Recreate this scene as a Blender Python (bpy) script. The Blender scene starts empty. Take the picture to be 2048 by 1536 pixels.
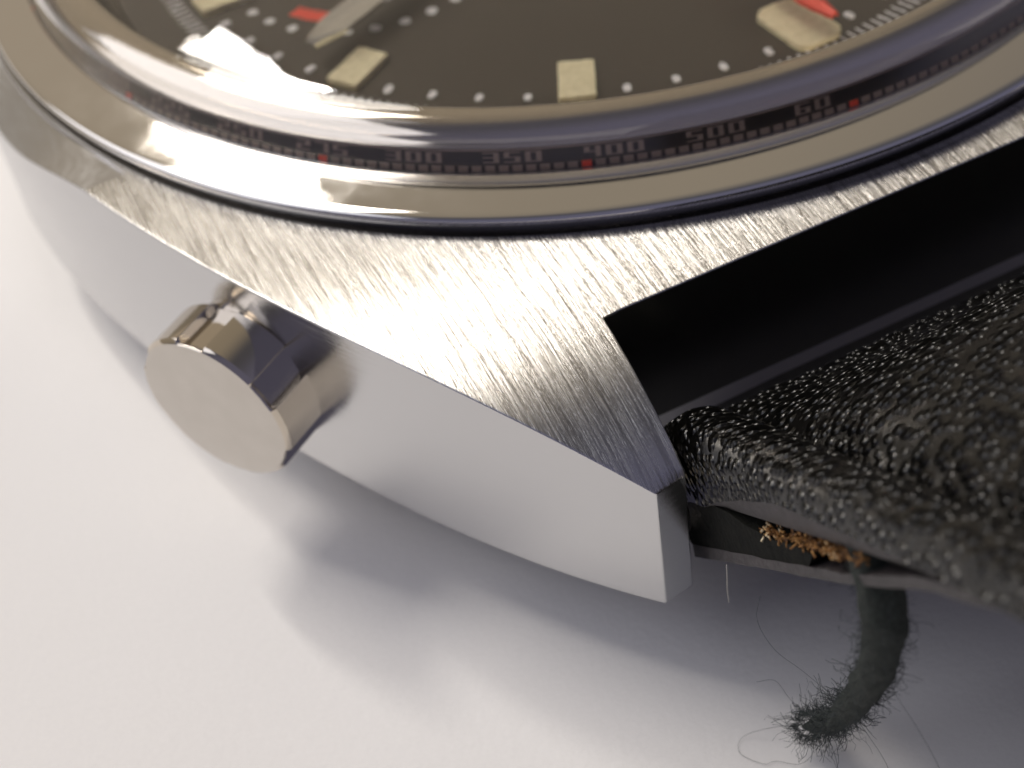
import bpy, bmesh, math, random
import numpy as np
from mathutils import Vector, Matrix, noise
random.seed(7)
S = 0.001                     # everything below is written in millimetres
ZP = 8.5                      # height of the bezel's foot above the paper, mm
sc = bpy.context.scene
col = sc.collection

# ---------------------------------------------------------------- camera
CAM = (-2.6496, -47.4763, 23.8045); YAW, PITCH, ROLL = -0.04217, 0.7837, -0.17307; FPX = 3190.1
def cam_axes():
    cy, sy = math.cos(YAW), math.sin(YAW); cp, sp = math.cos(PITCH), math.sin(PITCH)
    cr, sr = math.cos(ROLL), math.sin(ROLL)
    fw = Vector((sy*cp, cy*cp, -sp)); rt = Vector((cy, -sy, 0)); up = rt.cross(fw)
    return rt*cr + up*sr, -rt*sr + up*cr, fw
rt, up, fw = cam_axes()
cam_d = bpy.data.cameras.new('camera'); cam = bpy.data.objects.new('camera', cam_d); col.objects.link(cam)
M = Matrix((rt, up, -fw)).transposed().to_4x4()
M.translation = Vector((CAM[0], CAM[1], CAM[2]+ZP))*S
cam.matrix_world = M
cam_d.sensor_width = 36; cam_d.lens = FPX/2048*36
cam_d.clip_start = 0.001; cam_d.clip_end = 20
cam_d.dof.use_dof = True; cam_d.dof.focus_distance = 33.8*S
cam_d.dof.aperture_fstop = cam_d.lens/0.56      # a 0.56 mm wide pupil
cam_d.dof.aperture_blades = 0
sc.camera = cam

# ---------------------------------------------------------------- light
w = bpy.data.worlds.new("World"); sc.world = w; w.use_nodes = True
nt = w.node_tree; nt.nodes.clear()
out = nt.nodes.new('ShaderNodeOutputWorld'); bg = nt.nodes.new('ShaderNodeBackground')
tc = nt.nodes.new('ShaderNodeTexCoord')
def wramp(vec, stops):
    d = nt.nodes.new('ShaderNodeVectorMath'); d.operation = 'DOT_PRODUCT'
    nt.links.new(tc.outputs['Generated'], d.inputs[0]); v = Vector(vec).normalized(); d.inputs[1].default_value = v
    m = nt.nodes.new('ShaderNodeMath'); m.operation = 'MULTIPLY_ADD'; m.inputs[1].default_value = .5; m.inputs[2].default_value = .5
    nt.links.new(d.outputs['Value'], m.inputs[0])
    r = nt.nodes.new('ShaderNodeValToRGB'); r.color_ramp.interpolation = 'EASE'
    e = r.color_ramp.elements
    while len(e) < len(stops): e.new(.5)
    for k, (p, c) in enumerate(stops): e[k].position = p; e[k].color = (*c, 1)
    nt.links.new(m.outputs[0], r.inputs[0]); return r
# a room: warm beige wall beyond the watch, dim cool side behind the photographer
ramp = wramp((-.42, 1, .45), [(0.0, (.15, .15, .235)), (.45, (.14, .14, .212)), (.66, (.09, .09, .108)), (.84, (.33, .285, .225)), (1.0, (.43, .365, .285))])
nt.links.new(ramp.outputs[0], bg.inputs[0]); bg.inputs[1].default_value = 1.0
nt.links.new(bg.outputs[0], out.inputs[0])

def az_el(az, el):
    a, e = math.radians(az), math.radians(el)
    return Vector((math.sin(a)*math.cos(e), math.cos(a)*math.cos(e), math.sin(e)))
def area(name, az, el, dist, sx, sy, power, colr, target=(0, -.016, .0085), roll=0):
    l = bpy.data.lights.new(name, 'AREA'); l.shape = 'RECTANGLE'; l.size = sx; l.size_y = sy
    l.energy = power; l.color = colr
    o = bpy.data.objects.new(name, l); col.objects.link(o)
    d = az_el(az, el); o.location = Vector(target) + d*dist
    o.rotation_euler = (d.to_track_quat('Z', 'Y') @ Matrix.Rotation(math.radians(roll), 4, 'Z').to_quaternion()).to_euler()
    return o
area('window_light', -31.9, 50, 1.2, .024, .26, 2.4, (1.0, .96, .90))          # right pane of the window
area('window_light', -34.0, 49, 1.2, .030, .26, 1.4, (1.0, .93, .83))          # left pane, curtained
area('added_soft_key', -50, 57, 1.3, .42, .42, 7.2, (1.0, .935, .86))  # added broad lamp: lights the paper, softens shadow edges, clear of the bezel's reflection
area('added_side_fill', -88, 42, 1.4, 1.3, 1.1, 7.0, (.88, .90, 1.0))  # added large cool fill from the left, lifts and tints the shadow

sc.view_settings.view_transform = 'Standard'; sc.view_settings.look = 'None'
sc.view_settings.exposure = 0; sc.view_settings.gamma = 1
sc.cycles.use_denoising = True
sc.cycles.max_bounces = 16; sc.cycles.transmission_bounces = 14; sc.cycles.glossy_bounces = 8
sc.cycles.blur_glossy = 0.3

# ---------------------------------------------------------------- helpers
def link(o, parent=None, label=None, cat=None, group=None, kind=None):
    col.objects.link(o)
    if parent: o.parent = parent
    if label: o['label'] = label
    if cat: o['category'] = cat
    if group: o['group'] = group
    if kind: o['kind'] = kind
    return o
def obj(name, bm, mats, parent=None, smooth=30, **kw):
    me = bpy.data.meshes.new(name)
    if isinstance(bm, bmesh.types.BMesh): bm.to_mesh(me); bm.free()
    else: me.from_pydata(*bm)
    if not isinstance(mats, (list, tuple)): mats = [mats]
    for m in mats: me.materials.append(m)
    if smooth:
        me.polygons.foreach_set('use_smooth', [True]*len(me.polygons))
        me.set_sharp_from_angle(angle=math.radians(smooth))
    o = bpy.data.objects.new(name, me)
    return link(o, parent, **kw)
def mm(v): return Vector(v)*S
def lathe(prof, n=256, a0=0, a1=2*math.pi, closed_prof=False, axis_mat=None):
    """profile [(r,z)] turned round z (mm)"""
    bm = bmesh.new(); full = abs(a1-a0-2*math.pi) < 1e-6
    rings = []
    for i in range(n if full else n+1):
        a = a0+(a1-a0)*i/n; ca, sa_ = math.cos(a), math.sin(a); ring = []
        for r, z in prof:
            p = Vector((r*ca, r*sa_, z))
            if axis_mat: p = axis_mat @ p
            ring.append(bm.verts.new(p*S))
        rings.append(ring)
    N = len(rings)
    for i in range(N if full else N-1):
        A, B = rings[i], rings[(i+1) % N]
        for k in range(len(prof)-(0 if closed_prof else 1)):
            k2 = (k+1) % len(prof)
            bm.faces.new((A[k], B[k], B[k2], A[k2]))
    bmesh.ops.remove_doubles(bm, verts=bm.verts, dist=1e-8)
    bmesh.ops.recalc_face_normals(bm, faces=bm.faces)
    return bm
def arc(cx, cz, r, a0, a1, n):
    return [(cx+r*math.cos(math.radians(a0+(a1-a0)*i/n)), cz+r*math.sin(math.radians(a0+(a1-a0)*i/n))) for i in range(n+1)]
def box(bm, x0, x1, y0, y1, z0, z1, mat=None, mi=0):
    vs = [Vector((x, y, z)) for x in (x0, x1) for y in (y0, y1) for z in (z0, z1)]
    if mat: vs = [mat @ v for v in vs]
    vs = [bm.verts.new(v*S) for v in vs]
    for f in ((0,1,3,2), (4,6,7,5), (0,4,5,1), (2,3,7,6), (0,2,6,4), (1,5,7,3)):
        fc = bm.faces.new([vs[i] for i in f]); fc.material_index = mi
def tube(bm, pts, rad, sides=8, cap=True):
    pts = [Vector(p) for p in pts]; rings = []
    ref = Vector((.3, .2, 1)).normalized()
    for i, p in enumerate(pts):
        t = (pts[min(i+1, len(pts)-1)]-pts[max(i-1, 0)]).normalized()
        a = ref - t*ref.dot(t)
        if a.length < 1e-3: a = Vector((1, 0, 0)) - t*t.x
        a.normalize(); b = t.cross(a); ref = a
        r = rad(i/(len(pts)-1)) if callable(rad) else rad
        rings.append([bm.verts.new((p + a*math.cos(2*math.pi*k/sides)*r + b*math.sin(2*math.pi*k/sides)*r)*S) for k in range(sides)])
    for A, B in zip(rings, rings[1:]):
        for k in range(sides): bm.faces.new((A[k], A[(k+1) % sides], B[(k+1) % sides], B[k]))
    if cap and sides > 2:
        bm.faces.new(rings[0][::-1]); bm.faces.new(rings[-1])

# ---------------------------------------------------------------- materials
def mat(name, base=(.5, .5, .5), rough=.5, metal=0, **kw):
    m = bpy.data.materials.new(name); m.use_nodes = True
    b = m.node_tree.nodes['Principled BSDF']
    b.inputs['Base Color'].default_value = (*base, 1); b.inputs['Roughness'].default_value = rough
    b.inputs['Metallic'].default_value = metal
    for k, v in kw.items(): b.inputs[k.replace('_', ' ')].default_value = v
    return m, m.node_tree, b
def nd(t, kind, **kw):
    n = t.nodes.new(kind)
    for k, v in kw.items():
        if k.startswith('i_'): n.inputs[k[2:].replace('_', ' ')].default_value = v
        else: setattr(n, k, v)
    return n
def coords(t, scale=(1, 1, 1), rot=(0, 0, 0)):
    c = nd(t, 'ShaderNodeTexCoord'); m = nd(t, 'ShaderNodeMapping')
    m.inputs['Scale'].default_value = scale; m.inputs['Rotation'].default_value = rot
    t.links.new(c.outputs['Object'], m.inputs['Vector']); return m.outputs[0]
def ramp_of(t, fac, stops):
    r = nd(t, 'ShaderNodeValToRGB'); e = r.color_ramp.elements
    while len(e) < len(stops): e.new(.5)
    for k, (p, c) in enumerate(stops):
        e[k].position = p; e[k].color = (*((c, c, c) if isinstance(c, (int, float)) else c), 1)
    t.links.new(fac, r.inputs[0]); return r.outputs[0]
def noise_of(t, vec, scale, detail=4, rough=.55):
    n = nd(t, 'ShaderNodeTexNoise', i_Scale=scale, i_Detail=detail, i_Roughness=rough)
    t.links.new(vec, n.inputs['Vector']); return n.outputs[0]
def bump(t, b, h, strength, dist, prev=None):
    n = nd(t, 'ShaderNodeBump', i_Strength=strength, i_Distance=dist)
    t.links.new(h, n.inputs['Height'])
    if prev: t.links.new(prev, n.inputs['Normal'])
    t.links.new(n.outputs[0], b.inputs['Normal']); return n.outputs[0]
K = 1000.0   # object coords are metres: x K gives mm

# polished steel
m_pol, t, b = mat('polished_steel', (.70, .67, .63), .05, 1)
v = coords(t, (K, K, K)); n = noise_of(t, v, .9, 5)
t.links.new(ramp_of(t, n, [(.35, .035), (.7, .09)]), b.inputs['Roughness'])
m_warm, t, b = mat('warm_polished_steel', (.60, .54, .46), .07, 1)
# satin flank of the case: fine grinding lines along the flank
m_side, t, b = mat('satin_flank_steel', (.60, .60, .61), .16, 1)
v = coords(t, (K, K, K*14)); n = noise_of(t, v, .8, 6, .7)
t.links.new(ramp_of(t, n, [(.3, .12), (.75, .26)]), b.inputs['Roughness'])
bump(t, b, n, .5, .000012)
# brushed top
m_brush, t, b = mat('brushed_steel', (.60, .58, .55), .3, 1, Anisotropic=.65)
v = coords(t, (K*17, K*.6, K*.6)); n = noise_of(t, v, 1.0, 4, .7)
v2 = coords(t, (K*5, K*.3, K*.3)); n2 = noise_of(t, v2, 1.0, 2, .6)
v3 = coords(t, (K*.5, K*.4, K*.4)); n3 = noise_of(t, v3, 1.0, 2)
t.links.new(ramp_of(t, n, [(.3, .17), (.7, .34)]), b.inputs['Roughness'])
mx = nd(t, 'ShaderNodeMath', operation='ADD'); t.links.new(n, mx.inputs[0]); t.links.new(n2, mx.inputs[1])
bump(t, b, mx.outputs[0], .85, .000024)
t.links.new(ramp_of(t, mx.outputs[0], [(.78, (.42, .40, .375)), (1.15, (.60, .58, .55))]), b.inputs['Base Color'])
tg = nd(t, 'ShaderNodeTangent', direction_type='UV_MAP'); tg.uv_map = 'brush'
t.links.new(tg.outputs[0], b.inputs['Tangent'])
# end wall between the lugs / case back
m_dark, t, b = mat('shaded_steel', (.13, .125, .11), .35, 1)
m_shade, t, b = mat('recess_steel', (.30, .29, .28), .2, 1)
m_face, t, b = mat('satin_crown_face', (.60, .565, .52), .22, 1)
v = coords(t, (K, K, K)); n = noise_of(t, v, 1.6, 4)
t.links.new(ramp_of(t, n, [(.35, (.575, .54, .495)), (.7, (.605, .57, .525))]), b.inputs['Base Color'])
# crystal
m_glass, t, b = mat('acrylic_crystal', (1, 1, 1), 0, 0, IOR=1.49, Transmission_Weight=1.0)
v = coords(t, (K*.9, K*.9, K*2.2)); n = noise_of(t, v, .8, 3)
bump(t, b, n, .14, .00003)
m_wall, t, b = mat('worn_crystal_edge', (1, .97, .93), .17, 0, IOR=1.49, Transmission_Weight=1.0)
# dial
m_dial, t, b = mat('black_dial', (.044, .031, .019), .45)
v = coords(t, (K, K, K)); n = noise_of(t, v, 14, 3); bump(t, b, n, .1, .00001)
m_lume, t, b = mat('aged_lume', (.72, .62, .36), .7)
v = coords(t, (K, K, K)); n = noise_of(t, v, 5, 5, .7)
t.links.new(ramp_of(t, n, [(.3, (.62, .53, .30)), (.7, (.80, .70, .44))]), b.inputs['Base Color'])
m_white, t, b = mat('white_print', (.72, .69, .66), .6)
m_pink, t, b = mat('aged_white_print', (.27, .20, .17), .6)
m_red, t, b = mat('red_print', (.75, .05, .015), .5)
m_ring, t, b = mat('black_ring', (.022, .014, .010), .3)
m_hand, t, b = mat('steel_hand', (.8, .79, .76), .15, 1)
# leather
m_lea, t, b = mat('black_grained_leather', (.006, .006, .005), .3, 0, Specular_IOR_Level=.46)
v = coords(t, (K, K, K))
vo = nd(t, 'ShaderNodeTexVoronoi', feature='F1', i_Scale=3.5, i_Randomness=.7); t.links.new(v, vo.inputs['Vector'])
nf = noise_of(t, v, 16, 5, .7); nb = noise_of(t, v, 1.1, 3)
t.links.new(ramp_of(t, nf, [(.35, .12), (.7, .26)]), b.inputs['Roughness'])
h1 = ramp_of(t, vo.outputs['Distance'], [(0.0, 1.0), (.6, 0.0)])
p = bump(t, b, h1, 1.0, .00020)
p = bump(t, b, nf, .3, .000015, p)
p = bump(t, b, nb, .25, .00015, p)
t.links.new(ramp_of(t, nb, [(.35, (.002, .002, .0018)), (.7, (.005, .0045, .004))]), b.inputs['Base Color'])
m_edge, t, b = mat('strap_edge_dye', (.05, .043, .045), .42)
v = coords(t, (K, K, K)); n = noise_of(t, v, 6, 6, .7); bump(t, b, n, .8, .00006)
t.links.new(ramp_of(t, n, [(.35, (.016, .014, .014)), (.65, (.060, .051, .053))]), b.inputs['Base Color'])
m_core, t, b = mat('dark_leather_core', (.01, .01, .01), .7, Specular_IOR_Level=.12)
v = coords(t, (K, K, K)); n = noise_of(t, v, 5, 6, .7); bump(t, b, n, 1, .00015)
t.links.new(ramp_of(t, n, [(.35, (.003, .0035, .003)), (.7, (.013, .013, .010))]), b.inputs['Base Color'])
m_fib, t, b = mat('raw_leather_fibre', (.42, .22, .05), .8)
v = coords(t, (K, K, K)); n = noise_of(t, v, 3.2, 5, .7)
t.links.new(ramp_of(t, n, [(.38, (.015, .010, .006)), (.48, (.20, .085, .02)), (.57, (.34, .18, .05)), (.68, (.55, .50, .36))]), b.inputs['Base Color'])
m_thr, t, b = mat('dark_green_thread', (.012, .020, .015), .75)
v = coords(t, (K, K, K)); n = noise_of(t, v, 9, 5, .7); bump(t, b, n, 1, .0001)
t.links.new(ramp_of(t, n, [(.35, (.004, .008, .006)), (.7, (.020, .029, .023))]), b.inputs['Base Color'])
m_fuzz, t, b = mat('thread_fuzz', (.022, .028, .028), .8)
m_lint, t, b = mat('pale_lint', (.5, .48, .42), .8)
# paper
m_pap, t, b = mat('white_paper', (.80, .785, .77), .75, 0, Specular_IOR_Level=.25)
v = coords(t, (K, K, K)); n = noise_of(t, v, 3.5, 6, .6); bump(t, b, n, .25, .00006)
n2 = noise_of(t, v, .12, 3)
t.links.new(ramp_of(t, n2, [(.3, (.80, .782, .758)), (.7, (.815, .797, .773))]), b.inputs['Base Color'])

n3 = noise_of(t, v, 9.0, 3, .8)
mxp = nd(t, 'ShaderNodeMix', data_type='RGBA', blend_type='MULTIPLY'); mxp.inputs[0].default_value = 1
t.links.new(b.inputs['Base Color'].links[0].from_socket, mxp.inputs[6])
t.links.new(ramp_of(t, n3, [(.30, .955), (.70, 1.0)]), mxp.inputs[7])
t.links.new(mxp.outputs[2], b.inputs['Base Color'])

# ---------------------------------------------------------------- paper
bm = bmesh.new(); H = 600
vs = [bm.verts.new(mm(p)) for p in ((-H, -H, 0), (H, -H, 0), (H, H, 0), (-H, H, 0))]; bm.faces.new(vs)
obj('paper_surface', bm, m_pap, smooth=0, kind='structure', label='plain white paper sheet under the watch')

# ---------------------------------------------------------------- watch root
# local frame: +x towards the crown side, +y (=v) towards the visible strap, z up, z=0 at the bezel's foot
SA = 0.3688
root = bpy.data.objects.new('wristwatch', None); root.empty_display_size = .01
root.location = (0, 0, 0); root.rotation_euler = (0, 0, math.pi+SA)
link(root, None, 'steel wristwatch with black dial, domed crystal and black leather strap lying on white paper', 'watch')
class Rt:   # parts are authored with z=0 at the bezel foot
    pass
def part(name, bm, mats, parent=None, smooth=30, **kw):
    o = obj(name, bm, mats, parent or root, smooth, **kw)
    if parent is None: o.location = (0, 0, ZP*S)
    return o
def add_bevel(o, w_, seg=2, ang=35):
    m = o.modifiers.new('bevel', 'BEVEL'); m.width = w_*S; m.segments = seg; m.limit_method = 'ANGLE'
    m.angle_limit = math.radians(ang); m.harden_normals = True

# ---- case
OV = [0, 4, 7.4, 9.3, 10.8, 12.6, 13.95, 15.0, 17.0, 18.8, 20.5, 21.9, 23.34]
OX = [19.7, 19.25, 18.35, 17.74, 17.25, 16.5, 15.9, 15.35, 14.35, 13.35, 12.3, 11.25, 10.06]
PF = np.polyfit(OV, OX, 5)
def outx(v): return float(np.polyval(PF, abs(v)))
def ztop(v):
    a = max(0, abs(v)-12.5); return -.32-.00013*a**4
def zedge(v):   # the rim falls away in a polished chamfer beside the crystal
    q = min(1, max(0, (8.6-abs(v))/6.5)); return ztop(v)-1.35*q*q*(3-2*q)
VI = 19.35; XI = 9.06
def inx(v): return XI + .19*max(0, (abs(v)-VI)/4)
def build_case():
    bm = bmesh.new(); uvl = bm.loops.layers.uv.new('brush')
    vt = 23.34
    NV = 120
    vsamp = [-vt+i*(vt-VI)/20 for i in range(20)] + [-VI+2*VI*i/NV for i in range(NV+1)] + [VI+(vt-VI)*(i+1)/20 for i in range(20)]
    zb = -6.0
    def P(x, v, z): return bm.verts.new(mm((x, v, z)))
    def quad(pts, mi):
        f = bm.faces.new([P(*p) for p in pts]); f.material_index = mi; return f
    for va, vb in zip(vsamp, vsamp[1:]):
        mid = (va+vb)/2
        lug = abs(mid) > VI
        segs = [(-1, None), (1, None)] if lug else [(0, None)]
        for s, _ in segs:
            NX = 8 if lug else 56
            def xr(v):
                if lug: return (inx(v), outx(v))
                return (-outx(v), outx(v))
            xa, xb = xr(va), xr(vb)
            for i in range(NX):
                def X(xx, k):
                    if lug: return (xx[0]+(xx[1]-xx[0])*k/NX)*s
                    o_ = xx[1]
                    if k <= 8: return -o_+(o_-XI)*k/8
                    if k >= 48: return XI+(o_-XI)*(k-48)/8
                    return -XI+2*XI*(k-8)/40
                def VV(v_, k_):
                    if not lug or abs(v_) < vt-.01: return v_
                    return v_-.14*(1-k_/NX)*(1 if v_ > 0 else -1)
                def ZT(v_, k_): return zedge(v_) if not lug and k_ in (0, NX) else ztop(v_)
                pts = [(X(xa, i), VV(va, i), ZT(va, i)), (X(xa, i+1), VV(va, i+1), ZT(va, i+1)), (X(xb, i+1), VV(vb, i+1), ZT(vb, i+1)), (X(xb, i), VV(vb, i), ZT(vb, i))]
                cx = sum(p[0] for p in pts)/4; cv = mid
                if math.hypot(cx, cv) < 17.7: continue
                if s == -1: pts = pts[::-1]
                quad(pts, 1 if not lug and i in (0, NX-1) and abs(mid) < 8.0 else 0)
            # flanks
            for sx in ((s,) if lug else (-1, 1)):
                xo, xo2 = outx(va)*sx, outx(vb)*sx
                quad([(xo, va, zedge(va)), (xo2, vb, zedge(vb)), (xo2, vb, zb), (xo, va, zb)], 1)
                ins = 1.3
                xc, xc2 = xo-ins*sx, xo2-ins*sx
                if lug: xc, xc2 = inx(va)*sx, inx(vb)*sx
                if lug:
                    for i in range(8):
                        quad([(X(xa, i), VV(va, i), zb), (X(xa, i+1), VV(va, i+1), zb), (X(xb, i+1), VV(vb, i+1), zb), (X(xb, i), VV(vb, i), zb)], 1)
                else:
                    quad([(xo, va, zb), (xo2, vb, zb), (xc2, vb, zb-.7), (xc, va, zb-.7)], 1)
            if lug:
                va_, vb_ = VV(va, 0), VV(vb, 0)
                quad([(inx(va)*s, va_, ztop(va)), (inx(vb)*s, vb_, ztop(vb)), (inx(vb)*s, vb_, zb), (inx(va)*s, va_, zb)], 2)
        if lug is False: pass
    for e in (-1, 1):
        # lug tips
        for s in (-1, 1):
            v = e*vt
            def W(k): return (inx(v)+(outx(v)-inx(v))*k/8)*s, v-.14*e*(1-k/8)
            for k in range(8):
                (x0_, v0_), (x1_, v1_) = W(k), W(k+1)
                quad([(x0_, v0_, ztop(v)), (x1_, v1_, ztop(v)), (x1_, v1_, zb), (x0_, v0_, zb)], 1)
        # end wall between the lugs, with a small polished step at its foot
        v = e*VI
        N = 40; zs = [(0, ztop(v)), (0, -4.4), (0, -4.52), (.12, -4.95), (.12, -5.5)]
        for (d0, z0), (d1, z1) in zip(zs, zs[1:]):
            for i in range(N):
                a, b_ = -XI+2*XI*i/N, -XI+2*XI*(i+1)/N
                fa, fb = [.01+.99*min(1, max(0, (abs(q_)-4.4)/3.2)) for q_ in (a, b_)]
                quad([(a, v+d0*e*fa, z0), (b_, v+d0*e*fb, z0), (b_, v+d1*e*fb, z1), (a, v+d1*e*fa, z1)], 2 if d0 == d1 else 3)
    bmesh.ops.remove_doubles(bm, verts=bm.verts, dist=.00002)
    # the tip's inner corner was pulled in by .14: snap lug grid ends to it is not needed (gap closed by weld)
    bmesh.ops.recalc_face_normals(bm, faces=bm.faces)
    for f in bm.faces:
        for l in f.loops: l[uvl].uv = (l.vert.co.x/.05, l.vert.co.y/.05)
    return bm
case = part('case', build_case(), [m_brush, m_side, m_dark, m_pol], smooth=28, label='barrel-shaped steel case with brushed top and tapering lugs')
add_bevel(case, .05, 2, 30)
part('case_back', lathe([(0, -8.48), (14.5, -8.48), (15.6, -8.1), (16.2, -7.0), (17.6, -6.55), (17.9, -6.2)], 128), m_pol, smooth=30)

# ---- bezel
prof = [(17.25, -1.2), (17.25, .36), (17.31, .41)] + [(17.31+1.20*k/8, .41-.28*k/8) for k in range(1, 9)] + \
       [(18.57, .095), (18.61, .05), (18.615, -.01), (18.58, -.12), (18.45, -.15)]
part('bezel', lathe(prof, 384), m_pol, smooth=50, label='polished steel bezel ring sloping away from the crystal')

part('gap_shade_ring', lathe([(18.45, 0), (18.45, -.29), (18.72, -.305), (18.72, -.5)], 384), m_shade, smooth=30, label='dark steel ring standing in for the shaded gap under the bezel')  # darkened steel put in where the shade under the bezel falls

# ---- crystal (box-shaped acrylic dome: outer and inner skin)
def dome(r, r0, z0, h): return z0 + h*(1-(r/r0)**2)
def skin(R, zf, zw, rs, h, amax):
    o_ = [(R, zf), (R, zw)] + arc(R-rs, zw, rs, 0, amax, 12)
    r0, z0 = o_[-1]
    return o_ + [(r0*(1-k/28), dome(r0*(1-k/28), r0, z0, h)) for k in range(1, 29)]
outer = skin(17.24, .30, 1.20, .72, 2.25, 72)
inner = skin(16.98, .30, 1.10, .55, 2.05, 72)
cry = part('crystal', lathe(outer[::-1] + inner, 320), [m_glass, m_wall], smooth=40, label='thick domed clear crystal')
for p_ in cry.data.polygons:
    if all(abs(math.hypot(*cry.data.vertices[i].co.xy)/S-17.24) < .01 for i in p_.vertices): p_.material_index = 1

# ---- polished reflector ring under the crystal's shoulder
part('reflector_ring', lathe([(16.74, .80), (16.70, .86)] + [(16.66-.74*k/8, .88+.42*math.sin(math.pi/2*(k/8)**.9)) for k in range(9)] + [(15.86, 1.28), (15.84, 1.1), (14.7, -.95)], 320), m_warm, smooth=50)

# ---- inner ring with printed scale (slope from r 16.9,z .15 down to r 14.6,z -1.2)
RA, ZA, RB, ZB = 16.72, .84, 16.93, .26
part('scale_ring', lathe([(17.24, .22), (RB, ZB), (RA, ZA)], 320), m_ring, smooth=20, label='black sloping inner ring with a printed scale')
ring_o = bpy.data.objects['scale_ring']
def on_ring(a, f, lift=.012):
    """a: angle from +y (12 o'clock) clockwise as seen from above = towards +x; f 0 top .. 1 foot"""
    r = RA+(RB-RA)*f; z = ZA+(ZB-ZA)*f
    sl = math.hypot(RB-RA, ZB-ZA); nr, nz = (ZA-ZB)/sl, -(RA-RB)/sl
    r += nr*lift; z += nz*lift
    return Vector((r*math.sin(a), r*math.cos(a), z))
def ring_patch(bm, a0, a1, f0, f1):
    n = 2
    L = [bm.verts.new(on_ring(a0+(a1-a0)*k/n, f0)*S) for k in range(n+1)]
    H_ = [bm.verts.new(on_ring(a0+(a1-a0)*k/n, f1)*S) for k in range(n+1)]
    for k in range(n): bm.faces.new((L[k], L[k+1], H_[k+1], H_[k]))
D2 = math.pi/180
bmt = bmesh.new(); bmr = bmesh.new()
for k in range(320):
    a = 2.9+k*1.125; major = k % 5 == 0
    red = (k % 20 == 0)
    ring_patch(bmr if red else bmt, (a-.40)*D2, (a+.40)*D2, .68, .93)
for k in range(240):
    ring_patch(bmt, k*1.5*D2, (k+1)*1.5*D2, .03, .09)
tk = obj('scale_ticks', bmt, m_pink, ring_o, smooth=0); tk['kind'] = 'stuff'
obj('red_scale_mark', bmr, m_red, ring_o, smooth=0, label='red marks of the printed scale')
# numerals: 7-segment-like strokes built as patches on the slope
SEG = {'0': 'abcdef', '1': 'bc', '2': 'abged', '3': 'abgcd', '4': 'fgbc', '5': 'afgcd', '6': 'afgedc', '7': 'abc', '8': 'abcdefg', '9': 'abcdfg'}
def digit(bm, ch, a, wd, f0, f1, th):
    fm = (f0+f1)/2; tf = th*.5
    R = {'a': (a-wd/2, a+wd/2, f1-tf, f1), 'd': (a-wd/2, a+wd/2, f0, f0+tf), 'g': (a-wd/2, a+wd/2, fm-tf/2, fm+tf/2),
         'b': (a+wd/2+.45, a+wd/2, fm, f1), 'c': (a+wd/2+.45, a+wd/2, f0, fm), 'f': (a-wd/2, a-wd/2-.45, fm, f1), 'e': (a-wd/2, a-wd/2-.45, f0, fm)}
    for s in SEG[ch]:
        a0, a1, g0, g1 = R[s]; ring_patch(bm, a0*D2, a1*D2, g0, g1)
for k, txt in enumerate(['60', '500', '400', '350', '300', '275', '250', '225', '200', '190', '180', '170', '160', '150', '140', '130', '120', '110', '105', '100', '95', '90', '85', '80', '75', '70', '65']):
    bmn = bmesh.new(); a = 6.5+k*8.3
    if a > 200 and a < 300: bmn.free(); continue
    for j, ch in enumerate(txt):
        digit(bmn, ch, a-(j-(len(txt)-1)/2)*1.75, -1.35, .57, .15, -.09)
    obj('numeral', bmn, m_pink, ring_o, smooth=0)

# ---- dial
ZD = -.80
part('dial', lathe([(0, ZD), (14.75, ZD), (14.75, ZD-.4)], 128), m_dial, smooth=20, label='matt black dial')
dial = bpy.data.objects['dial']
DROT = math.radians(-3.8)
def dpt(r, a, z=0.02, side=0):
    a = a+DROT
    d = Vector((math.sin(a), math.cos(a), 0)); s = Vector((math.cos(a), -math.sin(a), 0))
    return d*r + s*side + Vector((0, 0, ZD+z))
def plate(r0, r1, w_, a, h, z0=.0, rnd=.0):
    bm = bmesh.new()
    pts = []
    for (rr, ss, q) in ((r0, -w_/2, 180), (r0, w_/2, 270), (r1, w_/2, 0), (r1, -w_/2, 90)):
        if rnd <= 0: pts.append((rr, ss)); continue
        cr_ = rr+(rnd if rr == r0 else -rnd); cs = ss+(rnd if ss < 0 else -rnd)
        for k in range(5):
            # corner arc
            if (rr, ss > 0) == (r0, False): th = math.radians(180+0+90*k/4); 
            if rr == r0 and ss < 0: ang = (180, 270); 
            if rr == r0 and ss > 0: ang = (90, 180)
            if rr == r1 and ss > 0: ang = (0, 90)
            if rr == r1 and ss < 0: ang = (270, 360)
            if rr == r0 and ss < 0: a_ = math.radians(270-90*k/4)
            elif rr == r0: a_ = math.radians(180-90*k/4)
            elif ss > 0: a_ = math.radians(90-90*k/4)
            else: a_ = math.radians(0-90*k/4)
            pts.append((cr_+rnd*math.cos(a_), cs+rnd*math.sin(a_)))
    bot = [bm.verts.new(dpt(r, a, z0, s)*S) for r, s in pts]
    top = [bm.verts.new(dpt(r, a, z0+h, s)*S) for r, s in pts]
    bm.faces.new(top); bm.faces.new(bot[::-1])
    for k in range(len(pts)):
        k2 = (k+1) % len(pts); bm.faces.new((bot[k], bot[k2], top[k2], top[k]))
    bmesh.ops.recalc_face_normals(bm, faces=bm.faces)
    return bm
RO = 12.82
for k in range(12):
    a = k*math.pi/6
    if k in (3, 6, 9): r0 = RO-1.4
    else: r0 = RO-2.3
    o = obj('hour_marker', plate(RO-1.62 if k else RO-1.95, RO if k else RO+.3, .98 if k else 1.42, a, .16, .004, .35 if k == 0 else .06), m_lume, dial, smooth=20)
    if k == 0: o['label'] = 'rounded cream marker at twelve'
bm = bmesh.new()
first = None
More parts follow.
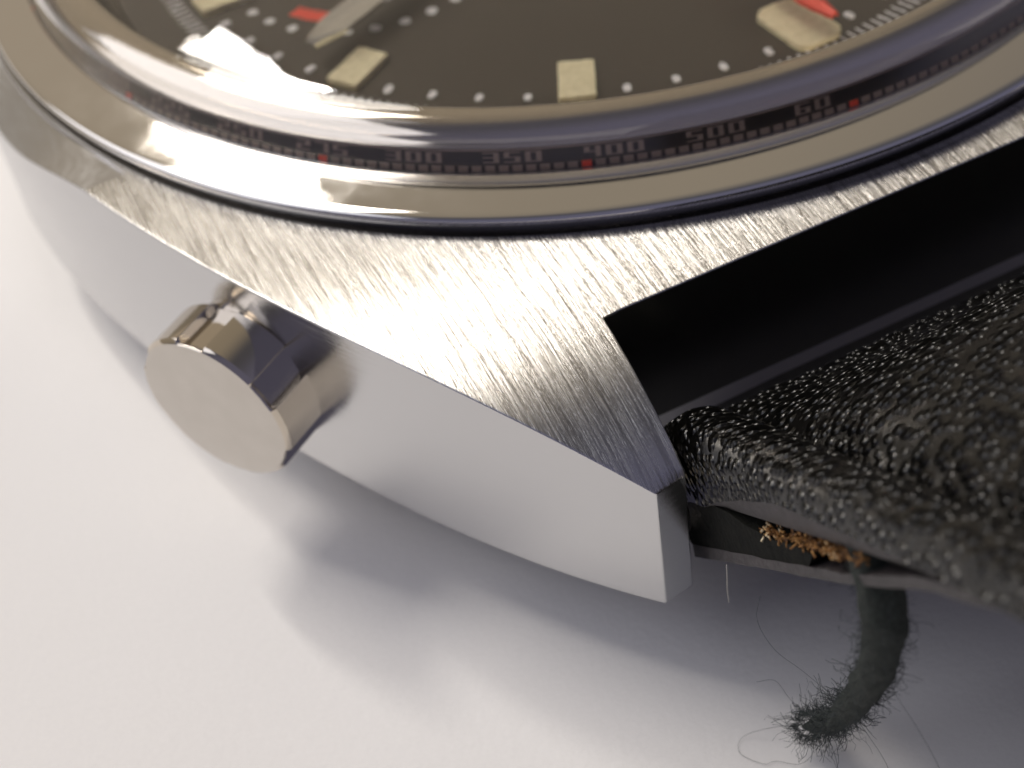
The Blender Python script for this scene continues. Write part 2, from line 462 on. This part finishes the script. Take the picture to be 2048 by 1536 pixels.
for k in range(60):
    if k % 5 == 0: continue
    a = k*math.pi/30
    if first is None:
        first = True
    bmd = plate(RO-.46, RO-.12, .20, a, .05, .003, .1)
    obj('minute_mark', bmd, m_white, dial, smooth=0)
bmk = bmesh.new()
for k in range(300):
    a = k*math.pi/150
    c = [dpt(13.05, a, .01, -.035), dpt(13.05, a, .01, .035), dpt(13.55, a, .01, .035), dpt(13.55, a, .01, -.035)]
    bmk.faces.new([bmk.verts.new(p*S) for p in c])
o = obj('fine_seconds_track', bmk, m_white, dial, smooth=0); o['kind'] = 'stuff'
# small register: red arc, dots and print
SCX, SCY, SR = 7.5, 1.15, 3.3
def reg(r, a0, a1, w_, n=24):
    bm = bmesh.new(); A = []; B = []
    for k in range(n+1):
        a = math.radians(a0+(a1-a0)*k/n)
        A.append(bm.verts.new(mm((SCX+(r-w_/2)*math.cos(a), SCY+(r-w_/2)*math.sin(a), ZD+.015))))
        B.append(bm.verts.new(mm((SCX+(r+w_/2)*math.cos(a), SCY+(r+w_/2)*math.sin(a), ZD+.015))))
    for k in range(n): bm.faces.new((A[k], A[k+1], B[k+1], B[k]))
    return bm
obj('red_register_arc', reg(SR, 28, 62, .5), m_red, dial, smooth=0, label='orange red arc of the small register')
for a in range(0, 360, 12):
    bmd = bmesh.new()
    bmesh.ops.create_circle(bmd, cap_ends=True, segments=12, radius=.17*S, matrix=Matrix.Translation(mm((SCX+(SR+.75)*math.cos(a*D2), SCY+(SR+.75)*math.sin(a*D2), ZD+.012))))
    obj('register_dot', bmd, m_white, dial, smooth=0)
# ---- hands
def hand(name, L, w0, w1, a, z, m, parent=root, tail=3.0):
    bm = bmesh.new(); h = .12
    prof_ = [(-tail, w0), (L*.92, w1), (L, w1*.35)]
    rings = []
    for r, w_ in prof_:
        rings.append([bm.verts.new(Vector(dpt(r, a, z, s))*S) for s in (-w_/2, 0, w_/2)])
    for A, B in zip(rings, rings[1:]):
        bm.faces.new((A[0], A[1], B[1], B[0])); bm.faces.new((A[1], A[2], B[2], B[1]))
    for ring in rings: ring[1].co.z += .08*S
    g = bmesh.ops.extrude_face_region(bm, geom=bm.faces[:])
    for v_ in [x for x in g['geom'] if isinstance(x, bmesh.types.BMVert)]: v_.co.z -= h*S
    bmesh.ops.recalc_face_normals(bm, faces=bm.faces)
    return part(name, bm, m, smooth=0)
hh = hand('minute_hand', 12.3, 1.0, 1.0, math.radians(66), .75, m_hand); hh['label'] = 'white baton minute hand'
hand('hour_hand', 8.0, 1.2, 1.2, math.radians(300), .5, m_hand)
hand('sweep_hand', 13.4, .35, .6, math.radians(-.5), 1.0, m_red, tail=4.5)['label'] = 'red sweep hand resting near twelve'
part('hand_hub', lathe([(0, ZD+1.25), (.7, ZD+1.25), (.8, ZD+1.15), (.8, ZD)], 32), m_hand)

# ---- crown
def crown_bm():
    A = math.radians(34); ax = Vector((math.cos(A), math.sin(A), 0))
    C = Vector((17.48, 14.45, -3.25))
    e2 = Vector((0, 0, 1)); e1 = e2.cross(ax)
    bm = bmesh.new(); N = 6
    # angular radius function with wide notches
    angs = []
    for k in range(N):
        c0 = 360/N*k + 93
        for d, q in ((-11.5, 0), (-10.2, 1), (0, 1), (10.2, 1), (11.5, 0)): angs.append((c0+d, q))   # notch
        for d in (16, 21, 26, 30, 34, 39, 44): angs.append((c0+d, 0))
    R = 2.20
    def ring(off, Ro, Rn):
        out_ = []
        for a, q in angs:
            r = Rn if q else Ro
            ar = math.radians(a)
            out_.append(bm.verts.new((C+ax*off+e1*math.cos(ar)*r+e2*math.sin(ar)*r)*S))
        return out_
    st = [(0.03, .0001, .0001), (.03, 1.3, 1.3), (.02, 1.95, 1.95), (.0, 2.10, 2.08), (-.05, 2.16, 2.11), (-.12, R, 2.06), (-.20, R, 1.96), (-1.40, R, 1.95), (-1.55, R-.1, 1.95), (-1.62, 2.0, 1.88), (-1.62, 1.9, 1.85), (-1.85, 1.9, 1.85), (-1.9, 1.2, 1.2), (-3.2, 1.2, 1.2)]
    rings = [ring(*s) for s in st]
    n = len(angs)
    for ri_, (A_, B_) in enumerate(zip(rings, rings[1:])):
        for k in range(n):
            fc = bm.faces.new((A_[k], A_[(k+1) % n], B_[(k+1) % n], B_[k])); fc.material_index = int(ri_ < 3)
    bmesh.ops.remove_doubles(bm, verts=bm.verts, dist=1e-6)
    bmesh.ops.recalc_face_normals(bm, faces=bm.faces)
    return bm
cr = part('crown', crown_bm(), [m_warm, m_face], smooth=25, label='round fluted steel crown with a flat face')
add_bevel(cr, .035, 2, 30)

# ---- strap ------------------------------------------------------------
strap = bpy.data.objects.new('strap', None); link(strap, root, 'black grained leather strap with a split edge'); strap.location = (0, 0, ZP*S)
LC = (22.2, -4.1); LR = 1.45; A0 = math.radians(54)
PT = [(LC[0]-LR*math.sin(A0), LC[1]+LR*math.cos(A0), A0)]
for k in range(1, 1500):
    q = k*.05
    if q < 15: a_ = math.radians(30.6+23.4*math.exp(-q/1.0))
    elif q < 41: a_ = math.radians(max(-80, 30.6-(q-15)*4.2))
    else: a_ = math.radians(min(0, -79+(q-41)*17))
    v_, z_, _ = PT[-1]; PT.append((v_+.05*math.cos(a_), z_+.05*math.sin(a_), a_))
def path(s):
    """line of the upper leather's outer edge in (v,z) with its slope, s mm from the lug end"""
    k = max(0, min(len(PT)-2, s/.05)); i = int(k); f = k-i
    return tuple(PT[i][j]+(PT[i+1][j]-PT[i][j])*f for j in range(3))
HW = 8.95
def xs_profile(s):
    """cross section heights over x: rolled edge, groove, padded middle"""
    k = min(1, max(0, (s-.8)/6.0)); k = k*k*(3-2*k)
    pts = []
    for x in np.concatenate([np.linspace(-HW, -5.5, 22), np.linspace(-5.2, 5.2, 22), np.linspace(5.5, HW, 22)]):
        ax_ = abs(x); d = HW-ax_
        bead = .42*math.sqrt(max(0, 1-((d-.75)/.85)**2)) if d < 1.6 else 0
        if d < .75: bead = max(bead, 0)
        roll = -.35*max(0, 1-d/.35)**2
        pad = 1.55*k*(1-math.exp(-max(0, d-1.5)/1.9))
        g = -.14*math.exp(-((d-1.6)/.28)**2)
        pts.append((float(x), bead+pad+g+roll))
    return pts
def build_top():
    bm = bmesh.new(); rows = []
    ss = [-.9, -.75, -.6, -.45, -.3, -.15] + [i*.15 for i in range(0, 94)] + [14.2+i*1.0 for i in range(58)]
    for s in ss:
        v, z, a = path(max(s, 0) if s >= 0 else 0)
        if s < 0:  # curl over the spring bar
            a = a+(-s/.9)*math.radians(90)
            v, z = LC[0]-math.sin(a)*LR, LC[1]+math.cos(a)*LR
        nv, nz = -math.sin(a), math.cos(a)
        row = []
        for x, h in xs_profile(s):
            wob = .05*noise.noise(Vector((x*.5, s*.4, 1.7))) + .05*noise.noise(Vector((x*1.7, s*1.5, 4)))
            kk = min(1, max(.15, .35+s*.5)); hh_ = (h+wob)*kk
            row.append(bm.verts.new(mm((x, v+nv*hh_, z+nz*hh_))))
        rows.append(row)
    for A, B in zip(rows, rows[1:]):
        for k in range(len(A)-1): bm.faces.new((A[k], A[k+1], B[k+1], B[k]))
    # edge band: thick side of the upper leather
    def th_at(s): return 1.5 if s < 2 else max(.42, 1.5-.12*(s-2))
    low = {}
    for side in (0, -1):
        prev = None
        for s, row in zip(ss, rows):
            v, z, a = path(max(s, 0)); t_ = th_at(s) if s >= 0 else 1.2
            sg = -1 if side == 0 else 1
            if s < 0: 
                v0, z0 = row[side].co.y/S, row[side].co.z/S
                cv, cz = LC
                q = Vector((sg*(HW-.1), v0+(cv-v0)*.7, z0+(cz-z0)*.7))
            else:
                q = Vector((sg*(HW-.15), v+math.sin(a)*t_, z-math.cos(a)*t_))
            fr = 1-.78*min(1, max(0, (s-2.0)/4.5)); m1 = row[side].co/S*(1-fr)+q*fr; m1.x = sg*(HW+.04*(1-fr))
            c1 = bm.verts.new(m1*S); c2 = bm.verts.new(q*S)
            if prev:
                f = bm.faces.new((prev[0], row[side], c1, prev[1])); f.material_index = 0
                f = bm.faces.new((prev[1], c1, c2, prev[2])); f.material_index = 1
            prev = (row[side], c1, c2); low[(side, s)] = c2
    # underside of the upper leather
    for s0, s1 in zip(ss, ss[1:]):
        f = bm.faces.new((low[(0, s0)], low[(0, s1)], low[(-1, s1)], low[(-1, s0)])); f.material_index = 1
    bmesh.ops.recalc_face_normals(bm, faces=bm.faces)
    return bm
def sub(name, bm, m, **kw): return obj(name, bm, m, strap, **kw)
sub('upper_leather', build_top(), [m_lea, m_edge], smooth=60, label='padded grained upper leather')
def slab(name, top, bot, hw, m, jit=0, nx=14):
    """closed prism between two poly-lines in the (v,z) plane"""
    bm = bmesh.new(); loop = list(top)+list(bot)[::-1]
    cols_ = []
    for i in range(nx+1):
        x = -hw+2*hw*i/nx
        cols_.append([bm.verts.new(mm((x, v+jit*random.uniform(-1, 1), z+jit*random.uniform(-1, 1)))) for v, z in loop])
    n = len(loop)
    for A, B in zip(cols_, cols_[1:]):
        for k in range(n): bm.faces.new((A[k], A[(k+1) % n], B[(k+1) % n], B[k]))
    bm.faces.new(cols_[0]); bm.faces.new(cols_[-1][::-1])
    bmesh.ops.recalc_face_normals(bm, faces=bm.faces)
    return sub(name, bm, m, smooth=40)
def interp(pts, n):
    pts = np.array(pts, float); d = np.r_[0, np.cumsum(np.hypot(*np.diff(pts, axis=0).T))]
    q = np.linspace(0, d[-1], n); return [(float(np.interp(x, d, pts[:, 0])), float(np.interp(x, d, pts[:, 1]))) for x in q]
# lining: thin layer under the strap, joins the upper further out
lt = interp([(22.6, -5.35), (26.0, -2.22), (28.6, .20), (30.6, 2.35), (32.6, 3.95), (36, 6.0)], 30)
lb = interp([(22.7, -5.70), (26.0, -2.55), (28.6, -.10), (30.7, 2.10), (32.7, 3.80), (36.1, 5.85)], 30)
slab('lining_leather', lt, lb, HW-.05, m_edge, .02)
# filler wedge around the spring bar, set back from the edges
slab('loop_filler', interp([(21.4, -3.4), (23.0, -3.2), (25.4, -1.9), (27.5, -.45)], 14), interp([(21.5, -5.2), (22.7, -5.42), (24.6, -3.62), (27.3, -1.1)], 14), HW-.06, m_core, .04)
bm = bmesh.new(); tube(bm, [(-XI, LC[0], LC[1]), (XI, LC[0], LC[1])], .75, 24); sub('spring_bar', bm, m_pol)
# end loop of leather round the bar
slab('end_loop', arc(LC[0], LC[1], 1.42, 275, 90, 16), arc(LC[0], LC[1], .5, 275, 90, 16), HW-.2, m_core, .015)
# raw yellow fibres in the split edge
bm = bmesh.new()
for k in range(330):
    f = random.random()**.8; v0 = 25.6+f*3.4; zmid = -1.72+(v0-25.6)*.80 + random.gauss(0, .12*(1.15-f)*min(1, .25+3*f))
    p0 = Vector((HW-.30+random.random()*.26, v0, zmid)); pts = [p0]
    d = Vector((random.gauss(.1, .25), random.gauss(.3, .9), random.gauss(.2, .7))).normalized()
    for j in range(4):
        d = (d+Vector((random.gauss(0, .45), random.gauss(0, .45), random.gauss(0, .45)))).normalized()
        pts.append(pts[-1]+d*random.uniform(.02, .06))
    tube(bm, pts, random.uniform(.010, .032), 4, cap=False)
o = sub('raw_fibres', bm, m_fib, smooth=60); o['kind'] = 'stuff'; o['label'] = 'yellow brown raw leather fibres in the split edge'

# ---------------------------------------------------------------- frayed thread hanging from the strap
RM = Matrix.Rotation(math.pi+SA, 4, 'Z')
def wl(p): # watch-local mm (z from bezel foot) -> world mm
    q = RM @ Vector(p); q.z += ZP; return q
spine = [(8.4, 28.6, .9), (8.5, 29.0, .3), (8.6, 29.35, -.4), (8.6, 29.4, -1.3), (8.6, 29.2, -2.4), (8.6, 28.85, -3.5), (8.55, 28.45, -4.6), (8.5, 28.0, -5.6), (8.5, 27.45, -6.6), (8.5, 26.95, -7.4), (8.5, 26.7, -7.75)]
def cat(pts, n):
    pts = [Vector(p) for p in pts]; P_ = [pts[0]*2-pts[1]]+pts+[pts[-1]*2-pts[-2]]; res = []
    for i in range(1, len(P_)-2):
        for k in range(n):
            t_ = k/n; a, b_, c, d = P_[i-1], P_[i], P_[i+1], P_[i+2]
            res.append(.5*((2*b_)+(c-a)*t_+(2*a-5*b_+4*c-d)*t_*t_+(3*b_-a-3*c+d)*t_**3))
    res.append(pts[-1]); return res
sp = [wl(p) for p in cat(spine, 6)]
thr = bpy.data.objects.new('frayed_thread', None); link(thr, None, 'dark green frayed thread end hanging from the underside of the strap', 'thread')
bm = bmesh.new()
tube(bm, sp, lambda f: (.47-.29*f)*(1 if f < .8 else 1-(f-.8)/.2*.75), 20)
for v_ in bm.verts: v_.co += Vector([noise.noise(v_.co*2200+Vector((k*9, 0, 0)))*.00009 for k in range(3)])
obj('thread_core', bm, m_thr, thr, smooth=60)
bm = bmesh.new()
for k in range(1900):
    f = random.random()**.6; i = min(len(sp)-2, int(f*(len(sp)-1))); p = sp[i].lerp(sp[i+1], random.random())
    tdir = (sp[i+1]-sp[i]).normalized(); d = Vector((random.gauss(0, 1), random.gauss(0, 1), random.gauss(0, 1)))
    d = (d-tdir*d.dot(tdir)).normalized(); p = p+d*(.48-.27*f); pts = [p]; d = (d+tdir*random.gauss(.5, .7)).normalized()
    L = random.choice((.02, .03, .04, .05, .09)) * (1+.7*f)
    for j in range(random.randint(3, 6)):
        d = (d+Vector((random.gauss(0, .5), random.gauss(0, .5), random.gauss(0, .5)))).normalized()
        pts.append(pts[-1]+d*L)
    if min(q.z for q in pts) < .02: continue
    tube(bm, pts, random.uniform(.003, .007), 3, cap=False)
o = obj('fuzz', bm, m_fuzz, thr, smooth=60); o['kind'] = 'stuff'
# long loose strands
def strand(name, pts, r, m, parent=thr, **kw):
    bm = bmesh.new(); tube(bm, [wl(p) if kw.get('loc', True) else Vector(p) for p in cat(pts, 8)], r, 5)
    return obj(name, bm, m, parent, smooth=60)
strand('loose_strand', [(8.5, 26.8, -7.6), (8.9, 26.3, -8.0), (9.6, 25.9, -8.4), (9.9, 26.2, -8.45), (9.6, 26.7, -8.45), (9.3, 26.8, -8.45), (8.9, 27.15, -8.4), (8.5, 27.1, -8.2), (8.45, 26.8, -7.7)], .0042, m_fuzz)
strand('loose_strand', [(8.5, 28.6, -4.9), (8.3, 29.3, -5.6), (8.1, 29.6, -6.6), (7.7, 30.0, -7.3), (7.2, 30.4, -7.7)], .0042, m_fuzz)
strand('loose_strand', [(8.5, 28.2, -5.0), (8.9, 27.3, -4.6), (9.2, 26.6, -4.4), (9.3, 26.1, -3.9), (9.1, 25.9, -3.4)], .0042, m_fuzz)
strand('loose_strand', [(8.5, 29.3, -2.4), (8.2, 30.3, -3.5), (8.0, 30.8, -4.6), (8.1, 30.9, -5.8)], .0042, m_fuzz)
strand('loose_strand', [(8.5, 27.3, -6.8), (8.4, 27.7, -7.5), (8.4, 27.9, -8.0), (8.6, 28.3, -8.3)], .0042, m_fuzz)
strand('loose_strand', [(8.5, 27.1, -7.0), (8.8, 26.6, -6.6), (9.0, 26.3, -6.1), (9.3, 26.0, -6.3)], .0042, m_fuzz)
# pale lint hairs caught on the strap end
ln = bpy.data.objects.new('lint_hair', None); link(ln, None, 'thin pale lint hair standing out below the strap end beside the lug', 'hair')
strand('hair', [(8.97, 24.3, -4.2), (9.0, 24.35, -4.6), (8.98, 24.3, -5.1), (8.98, 24.35, -5.5)], .012, m_lint, ln)
